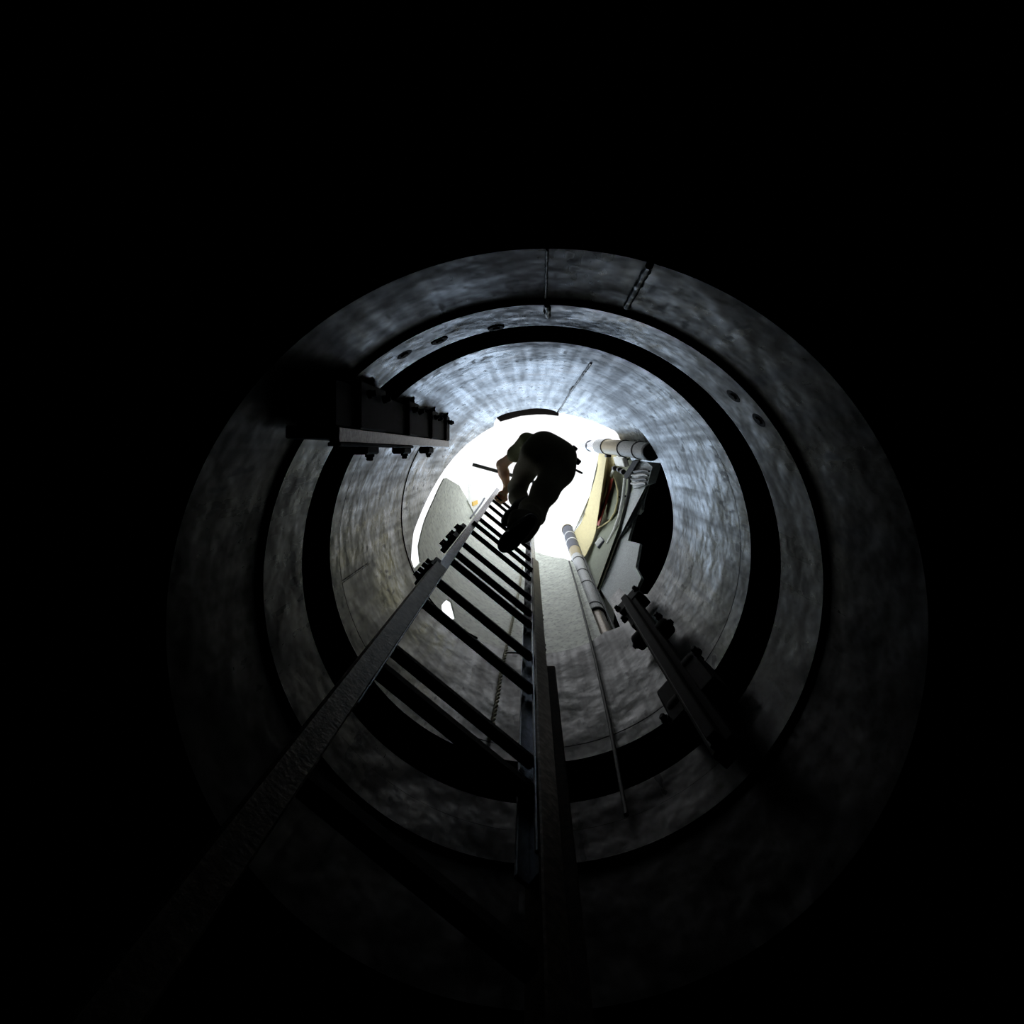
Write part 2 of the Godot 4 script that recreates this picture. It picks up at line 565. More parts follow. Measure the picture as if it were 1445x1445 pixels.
func rail_piece(st: SurfaceTool, e0: float, e1: float, n0: float, n1: float, y0: float, y1: float, bevel := 0.004) -> void:
	var a := lad((e0 + e1) / 2, (n0 + n1) / 2, y0)
	var b := lad((e0 + e1) / 2, (n0 + n1) / 2, y1)
	box(st, (a + b) / 2, LE * (e1 - e0) / 2, (b - a) / 2, LN * (n1 - n0) / 2, bevel)

func build_ladder() -> void:
	var o := thing("extension_ladder", "long metal extension ladder with dark rungs standing in the shaft under the climber", "ladder", lad(RW / 2, 0, -1.5))
	for side in [0, 1]:
		var st := new_st()
		var w := -1.0 if side == 0 else 1.0
		var e0 := 0.0 if side == 0 else RW
		# upper section: channel with web and two lips
		var a := e0 + w * 0.022
		var y0 := 0.75
		rail_piece(st, minf(a, a + w * 0.007), maxf(a, a + w * 0.007), -0.03, 0.03, y0, 4.33, 0.002)
		for n in [-0.026, 0.026]:
			rail_piece(st, minf(e0 - w * 0.004, a + w * 0.006), maxf(e0 - w * 0.004, a + w * 0.006), n - 0.004, n + 0.004, y0, 4.33, 0.002)
		obj("upper_rail", st, M.aluminium, o)
		st = new_st()
		var yt := 1.535 if side == 0 else 2.67
		var b0 := a + w * 0.008
		rail_piece(st, minf(b0, b0 + w * 0.014), maxf(b0, b0 + w * 0.014), -0.045, 0.03, -1.5, yt, 0.004)
		if side == 0:
			rail_piece(st, b0 - 0.012, b0 + 0.03, 0.031, 0.04, -1.5, yt, 0.003)
		else:
			rail_piece(st, b0 - 0.034, b0 + 0.012, 0.031, 0.042, -1.5, yt, 0.003)
		obj("lower_rail", st, M.rail_old, o)
		st = new_st()
		box(st, lad(e0 + w * 0.02, 0, -1.485), LE * 0.035, Vector3.UP * 0.015, LN * 0.06, 0.004)
		obj("foot_pad", st, M.black, o)
	for y in [-1.2, -0.9, -0.6, -0.3, 0.0, 0.3, 0.62, 0.93, 1.01, 1.31, 1.51, 1.78, 1.90, 2.09, 2.39, 2.79, 3.09, 3.42, 3.76, 4.05]:
		var st := new_st()
		var h := 0.0115 if y > 1.95 else 0.0125
		if y < 0.95:
			h = 0.015
		# rung of rounded D section
		var n := -0.004 if y > 0.99 else -0.01
		box(st, lad(RW / 2, n, y), LE * (RW / 2 + 0.02), Vector3.UP * h * 0.95, LN * h, 0.006)
		if y == 2.39:
			box(st, lad(RW / 2 - 0.01, n + 0.036, y + 0.03), LE * (RW / 2 + 0.01), Vector3.UP * 0.009, LN * 0.010, 0.003)
		obj("rung", st, M.rung, o)
	# guide brackets that hold the two sections together
	var bs := [[-0.04, 1.53, 0.034], [-0.045, 1.98, 0.03], [-0.045, 2.2, 0.03], [RW + 0.035, 1.9, 0.028], [RW + 0.035, 1.62, 0.024], [RW + 0.03, 2.62, 0.026]]
	for b in bs:
		var st := new_st()
		var c := lad(b[0], -0.005, b[1])
		box(st, c, LE * 0.012, Vector3.UP * b[2] * 1.4, LN * 0.042, 0.003)
		var out := LE * signf(b[0])
		for k in [-1.0, 1.0]:
			bolt(st, c + out * 0.01 + Vector3.UP * k * b[2] * 0.8 + LN * 0.018, out, 0.008, 0.02)
			bolt(st, c + out * 0.01 + Vector3.UP * k * b[2] * 0.8 - LN * 0.02, out, 0.008, 0.022)
		obj("guide_bracket", st, M.dark_steel, o)

# ------------------------------------------------------------------ guide rails, pipes and the rest
func stud(o: Node3D, called: String, p: Vector3, d: Vector3, r: float, l: float) -> void:
	var st := new_st()
	d = d.normalized()
	tube(st, [p, p + d * l * 0.5, p + d * l * 0.5, p + d * l * 0.9, p + d * l], [r, r, r * 0.72, r * 0.72, r * 0.5], 12)
	obj(called, st, M.black_steel, o)

func left_guide_rail() -> void:
	var o := thing("guide_rail", "upright guide rail on the left wall with a bright worn bar and black brackets", "guide rail", Vector3(-0.62, 0.9, 0.1), "upright guide rails bolted to the shaft wall")
	var st := new_st()
	box(st, Vector3(-0.605, 2.42, 0.052), Vector3(0.016, 0, 0), Vector3(0, 0.97, 0), Vector3(0, 0, 0.024), 0.003)
	obj("worn_bar", st, M.steel, o)
	st = new_st()
	box(st, Vector3(-0.605, 1.9, 0.022), Vector3(0.02, 0, 0), Vector3(0, 0.45, 0), Vector3(0, 0, 0.006), 0.002)
	box(st, Vector3(-0.632, 2.39, 0.15), Vector3(0.036, 0, 0), Vector3(0, 0.95, 0), Vector3(0, 0, 0.072), 0.004)
	box(st, Vector3(-0.69, 2.39, 0.06), Vector3(0.07, 0, 0), Vector3(0, 0.93, 0), Vector3(0, 0, 0.02), 0.004)
	obj("rail_beam", st, M.black_steel, o)
	for q in [[3.30, 0.06], [2.86, 0.09], [2.35, 0.10], [1.75, 0.14]]:
		var y: float = q[0]
		st = new_st()
		box(st, Vector3(-0.655, y, 0.16), Vector3(0.075, 0, 0), Vector3(0, q[1], 0), Vector3(0, 0, 0.084), 0.006)
		obj("bracket", st, M.black_steel, o)
		for k in [-0.6, 0.6]:
			stud(o, "bolt", Vector3(-0.575, y + k * q[1], 0.20), Vector3(1, 0, 0.2), 0.016, 0.03)
		stud(o, "bolt", Vector3(-0.60, y, 0.235), Vector3(0.3, 0, 1), 0.017, 0.04)
	for y in [2.84, 2.30, 1.80]:
		st = new_st()
		box(st, Vector3(-0.63, y, 0.008), Vector3(0.03, 0, 0), Vector3(0, 0.07, 0), Vector3(0, 0, 0.02), 0.008)
		obj("clamp_jaw", st, M.black_steel, o)
		stud(o, "bolt", Vector3(-0.625, y + 0.03, -0.008), Vector3(0, 0, -1), 0.018, 0.028)

func right_guide_rail() -> void:
	var deg := 318.0
	var o := thing("guide_rail", "black upright guide rail with round knobs on the lower right wall", "guide rail", cyl(deg, 0.86, 0.7), "upright guide rails bolted to the shaft wall")
	var n := rad(deg)
	var t := Vector3.UP.cross(n).normalized()
	var st := new_st()
	var up := Vector3.UP
	box(st, cyl(deg, 0.86, 2.42), t * 0.052, up * 0.80, n * 0.035, 0.005)
	box(st, cyl(deg, 0.80, 2.40), t * 0.022, up * 0.78, n * 0.03, 0.004)
	obj("rail_beam", st, M.black_steel, o)
	st = new_st()
	box(st, cyl(deg, 0.815, 2.40) + t * 0.03, t * 0.004, up * 0.77, n * 0.012, 0.001)
	obj("worn_edge", st, M.dark_steel, o)
	st = new_st()
	box(st, cyl(deg, 0.875, 3.21), t * 0.098, up * 0.06, n * 0.055, 0.006)
	box(st, cyl(deg, 0.90, 3.05) + t * 0.03, t * 0.055, up * 0.1, n * 0.04, 0.006)
	obj("bracket", st, M.black_steel, o)
	st = new_st()
	box(st, cyl(deg, 0.885, 2.05), t * 0.13, up * 0.13, n * 0.055, 0.01)
	obj("bracket", st, M.black_steel, o)
	for q in [[2.75, 1.0], [2.62, -1.0], [2.16, -1.0], [2.02, 1.0]]:
		var p = cyl(deg, 0.87, q[0]) + t * 0.05 * q[1]
		st = new_st()
		tube(st, [p, p + t * q[1] * 0.05, p + t * q[1] * 0.062, p + t * q[1] * 0.07], [0.05, 0.05, 0.044, 0.03], 20)
		obj("knob", st, M.black_steel, o)
		stud(o, "bolt", p + t * q[1] * 0.068, t * q[1], 0.02, 0.02)
	for q in [[3.21, -0.09], [3.21, 0.09], [3.0, 0.085], [2.66, -0.1], [2.12, -0.14], [1.95, 0.14]]:
		stud(o, "bolt", cyl(deg, 0.83, q[0]) + t * q[1], -n, 0.02, 0.04)

func build_fixtures() -> void:
	# left rail: bright worn head, black brackets
	left_guide_rail()
	right_guide_rail()
	# wooden post beside the right ladder rail
	var st := new_st()
	var o := thing("timber_post", "dark upright timber post with a lit edge beside the right ladder rail", "post", Vector3(0.058, -1.5, -0.70))
	box(st, Vector3(0.058, 0.0, -0.70), Vector3(0.017, 0, 0), Vector3(0, 1.5, 0), Vector3(0, 0, 0.022), 0.004)
	obj("post", st, M.wood, o)
	st = new_st()
	box(st, Vector3(0.037, 0.0, -0.69), Vector3(0.004, 0, 0), Vector3(0, 1.5, 0), Vector3(0, 0, 0.010), 0.001)
	obj("edge_strip", st, M.rail_old, o)
	# hanging cable along the lower right wall
	st = new_st()
	var pts: Array = []
	for p in [Vector2(803, 792), Vector2(812, 822), Vector2(822, 860), Vector2(831, 895), Vector2(840, 930), Vector2(850, 975), Vector2(860, 1020), Vector2(871, 1080), Vector2(884, 1150)]:
		pts.append(on_cyl(p.x, p.y, 0.93))
	tube(st, pts, [0.009], 10)
	tag(obj("power_cable", st, M.cable), "thin dark cable hanging straight down beside the wrapped pipe", "cable")
	# twisted rope behind the ladder
	o = thing("hanging_rope", "pale twisted rope hanging behind the lower rungs of the ladder", "rope", on_cyl(690, 1045, 0.93))
	var path: Array = []
	for p in [Vector2(737, 800), Vector2(733, 830), Vector2(727, 858), Vector2(718, 900), Vector2(713, 922), Vector2(707, 950), Vector2(702, 985), Vector2(697, 1010), Vector2(691, 1045)]:
		path.append(on_cyl(p.x, p.y, 0.93))
	var curve := Curve3D.new()
	for p in path:
		curve.add_point(p)
	for s in 2:
		st = new_st()
		var tp: Array = []
		var len := curve.get_baked_length()
		var k := int(len / 0.012)
		for i in k + 1:
			var q := curve.sample_baked(len * i / k)
			var a := i * 0.9 + s * PI
			tp.append(q + Vector3(cos(a), 0, sin(a)) * 0.006)
		tube(st, tp, [0.0075], 7)
		obj("strand", st, M.rope, o)
	st = new_st()
	tube(st, [on_cyl(714, 921, 0.93), on_cyl(728, 921, 0.91), on_cyl(741, 924, 0.90)], [0.006], 8)
	tag(obj("hook_rod", st, M.dark_steel), "short dark hook rod between the rope and the right ladder rail", "hook")
	# dark shaded strip hanging under the top rim
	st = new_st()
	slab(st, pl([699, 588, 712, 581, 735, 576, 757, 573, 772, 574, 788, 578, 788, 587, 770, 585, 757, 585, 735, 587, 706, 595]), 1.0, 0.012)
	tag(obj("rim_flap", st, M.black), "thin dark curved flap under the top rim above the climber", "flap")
	# crossbar above the ladder, partly behind the climber
	st = new_st()
	var c0 := at_y(667, 655.5, 4.6)
	var c1 := at_y(753, 679, 4.6)
	var dx := (c1 - c0) / 2
	box(st, (c0 + c1) / 2, dx, Vector3.UP * 0.018, dx.cross(Vector3.UP).normalized() * 0.016, 0.004)
	o = thing("grab_bar", "grey grab bar fixed to the ladder top, running behind the arm of the climber", "bar", lad(RW + 0.02, 0, 4.3))
	obj("bar", st, M.grey_panel, o)
	st = new_st()
	tube(st, [c1, c1.lerp(lad(RW + 0.026, 0, 4.45), 0.7), lad(RW + 0.026, 0, 4.34)], [0.013], 10)
	obj("strut", st, M.grey_panel, o)
	build_pipes()
	build_side_wall()

func lerp_axis(a: Vector3, b: Vector3, t: float) -> Vector3:
	return a.lerp(b, t)

func pipe_run(o: Node3D, called: String, a: Vector3, b: Vector3, ra: float, rb: float, mat: Material) -> void:
	var st := new_st()
	var d := (b - a).normalized()
	tube(st, [a, a + d * 0.008, b - d * 0.008, b], [ra - 0.006, ra, rb, rb - 0.006], 28)
	obj(called, st, mat, o)

func band(o: Node3D, p: Vector3, d: Vector3, r: float, mat: Material) -> void:
	var st := new_st()
	d = d.normalized()
	tube(st, [p - d * 0.012, p - d * 0.009, p + d * 0.009, p + d * 0.012], [r, r + 0.006, r + 0.006, r], 28)
	var s := d.cross(Vector3(0.4, 0, 1)).normalized()
	box(st, p + s * (r + 0.012), s * 0.012, d * 0.01, d.cross(s) * 0.01, 0.002)
	obj("clamp_band", st, mat, o)

func build_pipes() -> void:
	# upright lagged pipe at the lower right
	var a := on_cyl(856, 902, 1.1)
	var b := on_cyl(801, 748, 1.1)
	a = b + (a - b)
	var o := thing("lagged_pipe", "tall pale lagged pipe with dark tape wrapping at its top, lower right of the climber", "pipe", a)
	var d := b - a
	# heights along the run, read against the frame
	var cuts := []
	for p in [Vector2(856, 902), Vector2(843, 869), Vector2(836, 851), Vector2(822, 812), Vector2(814, 787), Vector2(811, 777), Vector2(801, 748)]:
		cuts.append(on_cyl(p.x, p.y, 1.1))
	pipe_run(o, "lower_stub", Vector3(cuts[0].x, 3.2, cuts[0].z), cuts[1], 0.062, 0.062, M.rail_old)
	pipe_run(o, "lagging", cuts[1], cuts[3], 0.076, 0.075, M.lagging)
	pipe_run(o, "lagging", cuts[3], cuts[4], 0.073, 0.074, M.lagging)
	pipe_run(o, "collar", cuts[4], cuts[5], 0.074, 0.08, M.brass)
	pipe_run(o, "tape_wrap", cuts[5], cuts[6], 0.084, 0.09, M.tape)
	for t in [[1, 0.0, 0.076], [1, 0.42, 0.076], [2, 0.5, 0.075], [3, 0.0, 0.075], [3, 0.7, 0.074]]:
		var i: int = t[0]
		band(o, cuts[i].lerp(cuts[i + 1], t[1]), d, t[2], M.dark_steel)
	for t in [0.3, 0.62]:
		var st0 := new_st()
		var p: Vector3 = cuts[5].lerp(cuts[6], t)
		var dn := d.normalized()
		tube(st0, [p - dn * 0.03, p + dn * 0.03], [0.089, 0.092], 28)
		obj("tape_turn", st0, M.lagging, o)
	var st := new_st()
	var top: Vector3 = cuts[6]
	var dd := d.normalized()
	tube(st, [top, top + dd * 0.05, top + dd * 0.06, top + dd * 0.2, top + dd * 0.24], [0.10, 0.10, 0.07, 0.07, 0.04], 24)
	obj("top_fitting", st, M.brass, o)
	# two thin lines strapped along the pipe
	for s in [[0.085, 0.0], [0.098, 0.3]]:
		st = new_st()
		var pts: Array = []
		for q in cuts:
			var n := Vector3(0.93, 0, 0.36).rotated(Vector3.UP, s[1])
			pts.append(q + n * s[0])
		pts[0] -= d.normalized() * 0.1
		tube(st, pts, [0.008], 8)
		obj("thin_line", st, M.cable, o)
	# pipe at the right, just inside the rim
	a = on_cyl(917, 637.5, 0.965)
	o = thing("stepped_pipe", "stepped pale pipe with narrow hexagonal top at the upper right of the shaft", "pipe", a)
	var w := []
	for p in [Vector2(917, 637.5), Vector2(903, 635.5), Vector2(882, 633), Vector2(858, 630.5), Vector2(846, 629.6), Vector2(834, 629.2), Vector2(824, 629)]:
		w.append(on_cyl(p.x, p.y, 0.965))
	d = w[6] - w[0]
	pipe_run(o, "end_cap", w[0] - d.normalized() * 0.05, w[0], 0.068, 0.07, M.dark_steel)
	pipe_run(o, "lagging", w[0], w[1], 0.068, 0.068, M.lagging)
	pipe_run(o, "lagging", w[1], w[2], 0.069, 0.074, M.lagging)
	pipe_run(o, "lagging", w[2], w[3], 0.078, 0.083, M.brass)
	pipe_run(o, "lagging", w[3], w[4], 0.086, 0.088, M.lagging)
	for i in [1, 2, 3]:
		band(o, w[i], d, [0.0, 0.07, 0.077, 0.087][i], M.dark_steel)
	st = new_st()
	tube(st, [w[4], w[5]], [0.078, 0.078], 6)
	tube(st, [w[5], w[6]], [0.084, 0.084], 6)
	obj("hexagon_top", st, M.aluminium, o)
	band(o, w[5], d, 0.076, M.tape)
	band(o, w[4], d, 0.078, M.tape)
	st = new_st()
	box(st, on_cyl(858, 643, 0.965), Vector3(0.03, 0, 0), Vector3(0, 0.06, 0), Vector3(0, 0, 0.02), 0.004)
	obj("drain_tap", st, M.dark_steel, o)

func pl(a: Array) -> Array:
	var o: Array = []
	for i in range(0, a.size(), 2):
		o.append(Vector2(a[i], a[i + 1]))
	return o

func build_side_wall() -> void:
	# curved cream shell with its white rim
	var o := thing("cream_shell", "curved cream shell panel with a white rim to the right of the climber", "panel", cyl(345, 1.12, 6.2))
	var st := new_st()
	slab(st, pl([846, 630, 842, 660, 836, 685, 829, 712, 820, 738, 809, 752, 818, 790, 826, 784, 836, 764, 845, 736, 852, 712, 859, 688, 865, 664, 870, 640, 870, 628]), 1.12, 0.008)
	obj("shell", st, M.cream, o)
	st = new_st()
	slab(st, pl([824, 632, 820, 662, 815, 690, 808, 716, 800, 738, 806, 752, 809, 752, 820, 738, 829, 712, 836, 685, 842, 660, 846, 630]), 1.115, 0.035)
	obj("white_rim", st, M.white, o)
	# red seal strip and the oval cover behind it
	st = new_st()
	slab(st, pl([864.5, 675, 861, 690, 857, 705, 851.5, 722, 845, 742, 842, 741, 847.5, 722, 853, 705, 857.5, 690, 861, 676]), 1.06, 0.012)
	obj("red_seal", st, M.red, o)
	o = thing("oval_cover", "grey green oval cover with a pale edge right of the red strip", "cover", cyl(352, 1.13, 6.4))
	st = new_st()
	slab(st, pl([865, 674, 869, 683, 871.5, 694, 871, 707, 867, 722, 860, 734, 856, 731, 855, 722, 857, 708, 861, 694]), 1.13, 0.02)
	obj("cover_plate", st, M.green_grey, o)
	st = new_st()
	var e: Array = []
	for p in pl([864, 671, 869, 681, 872, 694, 871.5, 708, 867.5, 723, 860, 735, 851, 741, 842, 746]):
		e.append(on_cyl(p.x, p.y, 1.115))
	tube(st, e, [0.010], 8)
	obj("pale_edge", st, M.cream, o)
	# shaded backing wall, then the stepped grey plate
	st = new_st()
	slab(st, pl([856, 640, 895, 640, 897, 690, 889, 696, 880, 733, 872, 762, 866, 800, 868, 860, 862, 905, 834, 925, 800, 800, 812, 780, 826, 775, 838, 748, 846, 725, 853, 700, 858, 668]), 1.24, 0.05)
	tag(obj("backing_plate", st, M.green_grey), "shaded greenish backing plate behind the lagged pipe", "plate")
	st = new_st()
	slab(st, pl([897, 686, 914, 681, 907, 705, 905, 720, 900.5, 726, 897, 725, 886, 763, 903, 767, 897, 800, 905, 815, 890, 850, 872, 870, 846, 830, 840, 790, 850, 776, 866, 773, 873, 759, 880, 733, 889, 697]), 1.17, 0.03)
	tag(obj("stepped_plate", st, M.grey_panel), "tall pale grey plate with a stepped right edge against the black recess", "plate")
	# pale hose left of the plate
	st = new_st()
	e = []
	for p in pl([882, 674, 880.5, 690, 878.5, 706, 874, 728, 867, 748, 857, 767]):
		e.append(on_cyl(p.x, p.y, 1.10))
	tube(st, e, [0.020, 0.021, 0.022, 0.022, 0.021, 0.018], 12)
	tag(obj("pale_hose", st, M.white), "long pale curved hose between the oval cover and the grey plate", "hose")
	# dark conduit just right of it
	st = new_st()
	e = []
	for p in pl([889, 668, 888, 690, 883, 715, 877, 738, 869, 760, 860, 780]):
		e.append(on_cyl(p.x, p.y, 1.15))
	tube(st, e, [0.022], 12)
	tag(obj("dark_conduit", st, M.cable), "dark conduit running along the left edge of the grey plate", "conduit")
	# striped plug block at the foot of the hose
	o = thing("plug_block", "small striped connector block at the lower end of the pale hose", "connector", on_cyl(847, 768, 1.12))
	var c := on_cyl(847, 766, 1.12)
	var n := (c - Vector3(AX.x, c.y, AX.y)).normalized()
	var t := Vector3.UP.cross(n)
	st = new_st()
	box(st, c, t * 0.06, Vector3.UP * 0.13, n * 0.02, 0.004)
	obj("block", st, M.tape, o)
	for i in 5:
		st = new_st()
		box(st, c - n * 0.022 + Vector3.UP * (i - 2) * 0.05, t * 0.055, Vector3.UP * 0.010, n * 0.006, 0.002)
		obj("pin_row", st, M.white, o)
	# white junction box under the stepped pipe, with its valves
	o = thing("junction_box", "white junction box below the stepped pipe with small dark valves", "box", on_cyl(874, 651, 1.10))
	c = on_cyl(876, 651, 1.12)
	n = (c - Vector3(AX.x, c.y, AX.y)).normalized()
	t = Vector3.UP.cross(n)
	st = new_st()
	box(st, c, t * 0.06, Vector3.UP * 0.30, n * 0.03, 0.008)
	obj("case", st, M.white, o)
	for p in pl([868, 661, 875, 663, 880, 666]):
		st = new_st()
		var q := on_cyl(p.x, p.y, 1.06)
		tube(st, [q, q + Vector3.UP * 0.03, q + Vector3.UP * 0.06, q + Vector3.UP * 0.14], [0.03, 0.034, 0.024, 0.024], 12)
		obj("valve", st, M.dark_steel, o)
	st = new_st()
	e = []
	for p in pl([866, 662, 864, 666, 862, 671]):
		e.append(on_cyl(p.x, p.y, 1.08))
	tube(st, e, [0.018], 10)
	obj("elbow", st, M.white, o)
	# dark diagonal strap
	st = new_st()
	slab(st, pl([893, 650, 901, 650, 888, 672, 883, 676, 880, 671]), 1.04, 0.03)
	tag(obj("diagonal_strap", st, M.black_steel), "dark diagonal strap beside the coiled hoses", "strap")
	# coiled hoses in front of a pale box
	o = thing("coil_unit", "pale box with dark coiled hoses at the top of the grey plate", "machine unit", on_cyl(908, 670, 1.10))
	st = new_st()
	slab(st, pl([897, 652, 912, 651, 921, 659, 914, 683, 893, 690, 891, 668]), 1.10, 0.08)
	obj("case", st, M.grey_panel, o)
	for i in 4:
		st = new_st()
		e = []
		var yy := 663.0 + i * 6.0
		for p in pl([891, yy + 1, 897, yy + 2.5, 904, yy + 1.0, 910, yy + 0.6, 916 - i * 1.4, yy + 2.2]):
			e.append(on_cyl(p.x, p.y, 1.06))
		tube(st, e, [0.012, 0.016, 0.017, 0.012, 0.010], 10)
		obj("coil_hose", st, M.cable if i % 2 == 0 else M.lagging, o)
	# cable clip and yellow tag near the left ladder rail
	st = new_st()
	e = []
	for p in pl([664, 731, 671, 722, 679, 711, 684, 703]):
		e.append(on_cyl(p.x, p.y, 0.94))
	tube(st, e, [0.012], 8)
	tag(obj("wall_conduit", st, M.tape), "thin grey conduit on the white board beside the left ladder rail", "conduit")
	st = new_st()
	slab(st, pl([667, 708, 674, 705.5, 674.5, 711, 668, 714]), 0.935, 0.02)
	tag(obj("yellow_tag", st, M.yellow), "small yellow tag on the white board left of the ladder", "tag")
	# pale square frame panel higher up on the left
	st = new_st()
	slab(st, pl([662, 684, 690, 675, 697, 688, 699, 706, 697, 726, 690, 742, 672, 730, 660, 706]), 0.955, 0.015)
	tag(obj("white_board", st, M.white), "bright white board rising from the wall behind the left ladder rail, with a yellow tag", "panel")
	# stand-offs that carry the fittings on the backing plate
	var host := {"cream_shell": [855, 660, 1.13, 840, 720, 1.13], "oval_cover": [866, 700, 1.14], "stepped_plate": [882, 790, 1.19, 885, 735, 1.19], "pale_hose": [879, 700, 1.10], "dark_conduit": [880, 728, 1.15], "plug_block": [848, 768, 1.13], "junction_box": [876, 651, 1.13], "coil_unit": [893, 672, 1.12], "diagonal_strap": [889, 664, 1.05]}
	for k in host:
		var v: Array = host[k]
		for i in range(0, v.size(), 3):
			var q := on_cyl(v[i], v[i + 1], v[i + 2])
			var out := (q - Vector3(AX.x, q.y, AX.y)).normalized()
			st = new_st()
			tube(st, [q, q + out * (1.25 - v[i + 2])], [0.012], 8)
			obj("stand_off", st, M.black_steel, get_node(NodePath(k)))

# ------------------------------------------------------------------ the climber
# bones: [a, b, ra, rb]; joined with a smooth minimum and meshed as surface nets
func nets(st: SurfaceTool, bones: Array, h: float, k: float) -> void:
	var lo := Vector3.ONE * 1e9
	var hi := -lo
	for b in bones:
		var r := maxf(b[2], b[3]) + 0.03
		for p in [b[0], b[1]]:
			lo = lo.min(p - Vector3.ONE * r)
			hi = hi.max(p + Vector3.ONE * r)
	var n := Vector3i(((hi - lo) / h).ceil()) + Vector3i.ONE * 2
	var sum := PackedFloat32Array()
	sum.resize(n.x * n.y * n.z)
	var sx := 1
	var sy := n.x
	var sz := n.x * n.y
	for b in bones:
		var pa: Vector3 = b[0]
		var pb: Vector3 = b[1]
		var ra: float = b[2]
		var rb: float = b[3]
		var m := maxf(ra, rb) + minf(4.0 / k, 0.06)
		var l := ((pa.min(pb) - Vector3.ONE * m - lo) / h).floor()
		var u := ((pa.max(pb) + Vector3.ONE * m - lo) / h).ceil()
		var ab := pb - pa
		var q := maxf(ab.length_squared(), 1e-9)
		for z in range(maxi(0, int(l.z)), mini(n.z, int(u.z) + 1)):
			for y in range(maxi(0, int(l.y)), mini(n.y, int(u.y) + 1)):
				var base := y * sy + z * sz
				for x in range(maxi(0, int(l.x)), mini(n.x, int(u.x) + 1)):
					var p := lo + Vector3(x, y, z) * h
					var t := clampf((p - pa).dot(ab) / q, 0.0, 1.0)
					var d := p.distance_to(pa + ab * t) - lerpf(ra, rb, t)
					sum[base + x] += exp(-k * minf(d, 1.0))
	for i in sum.size():
		sum[i] = -log(maxf(sum[i], 1e-9)) / k
	var vid := PackedInt32Array()
	vid.resize(sum.size())
	vid.fill(-1)
	var verts := PackedVector3Array()
	var off := [0, sx, sy, sx + sy, sz, sx + sz, sy + sz, sx + sy + sz]
	var edges := [[0, 1], [2, 3], [4, 5], [6, 7], [0, 2], [1, 3], [4, 6], [5, 7], [0, 4], [1, 5], [2, 6], [3, 7]]
	for z in n.z - 1:
		for y in n.y - 1:
			for x in n.x - 1:
				var i := x + y * sy + z * sz
				var inside := 0
				for o in off:
					if sum[i + o] < 0.0:
						inside += 1
				if inside == 0 or inside == 8:
					continue
				var acc := Vector3.ZERO
				var c := 0
				for e in edges:
					var a: float = sum[i + off[e[0]]]
					var b: float = sum[i + off[e[1]]]
					if (a < 0.0) != (b < 0.0):
						var t := a / (a - b)
						var p0 := Vector3(e[0] & 1, (e[0] >> 1) & 1, (e[0] >> 2) & 1)
						var p1 := Vector3(e[1] & 1, (e[1] >> 1) & 1, (e[1] >> 2) & 1)
						acc += p0.lerp(p1, t)
						c += 1
				vid[i] = verts.size()
				verts.append(lo + (Vector3(x, y, z) + acc / c) * h)
	var faces: Array = []
	var nor := PackedVector3Array()
	nor.resize(verts.size())
	for z in range(1, n.z - 1):
		for y in range(1, n.y - 1):
			for x in range(1, n.x - 1):
				var i := x + y * sy + z * sz
				var s0 := sum[i] < 0.0
				for ax in 3:
					var step: int = [sx, sy, sz][ax]
					if s0 == (sum[i + step] < 0.0):
						continue
					var o1: int = [sy, sz, sx][ax]
					var o2: int = [sz, sx, sy][ax]
					var f := [vid[i], vid[i - o1], vid[i - o1 - o2], vid[i - o2]]
					if f.min() < 0:
						continue
					var fn := (verts[f[2]] - verts[f[0]]).cross(verts[f[3]] - verts[f[1]])
					var dir := Vector3.ZERO
					dir[ax] = 1.0 if s0 else -1.0
					if fn.dot(dir) < 0.0:
						fn = -fn
					for v in f:
						nor[v] += fn
					faces.append(f)
	for i in nor.size():
		nor[i] = nor[i].normalized()
	var zz := Vector2.ZERO
	for f in faces:
		tri(st, [verts[f[0]], verts[f[1]], verts[f[2]]], [nor[f[0]], nor[f[1]], nor[f[2]]], [zz, zz, zz])
		tri(st, [verts[f[0]], verts[f[2]], verts[f[3]]], [nor[f[0]], nor[f[2]], nor[f[3]]], [zz, zz, zz])

# hand closed round a rung at point g; w is the wrist
func grip(g: Vector3, w: Vector3, thumb_side: float) -> Array:
	var b: Array = []
	var up := Vector3.UP
	var heel := g + LN * 0.045 + up * 0.012
	b.append([w, heel + LN * 0.01, 0.026, 0.028])
	for i in 4:
		var e := LE * (i - 1.5) * 0.0205 * -thumb_side
		var l: float = [1.0, 1.06, 1.0, 0.82][i]
		var r: float = [0.0098, 0.0102, 0.0098, 0.0086][i]
		var k0 := g + e + LN * 0.034 + up * 0.030
		var k1 := g + e * 1.04 - LN * 0.004 * l + up * 0.034
		var k2 := g + e * 1.02 - LN * 0.030 * l + up * 0.010
		var k3 := g + e - LN * 0.026 * l - up * 0.020 * l
		b.append([heel + e * 0.7, k0, 0.018, 0.013])
		b.append([k0, k1, r * 1.15, r * 1.05])
		b.append([k1, k2, r * 1.05, r])
		b.append([k2, k3, r, r * 0.85])
		b.append([k3, k3 + LN * 0.012 - up * 0.004, r * 0.85, r * 0.75])
	var ts := LE * thumb_side
	var t0 := heel + ts * 0.024 - up * 0.004
	var t1 := g + ts * 0.046 + LN * 0.032 - up * 0.014
	var t2 := g + ts * 0.040 + LN * 0.006 - up * 0.030
	var t3 := g + ts * 0.026 - LN * 0.014 - up * 0.030
	b.append([heel, t0, 0.018, 0.016])
	b.append([t0, t1, 0.015, 0.012])
	b.append([t1, t2, 0.0115, 0.0105])
	b.append([t2, t3, 0.0105, 0.0085])
	return b

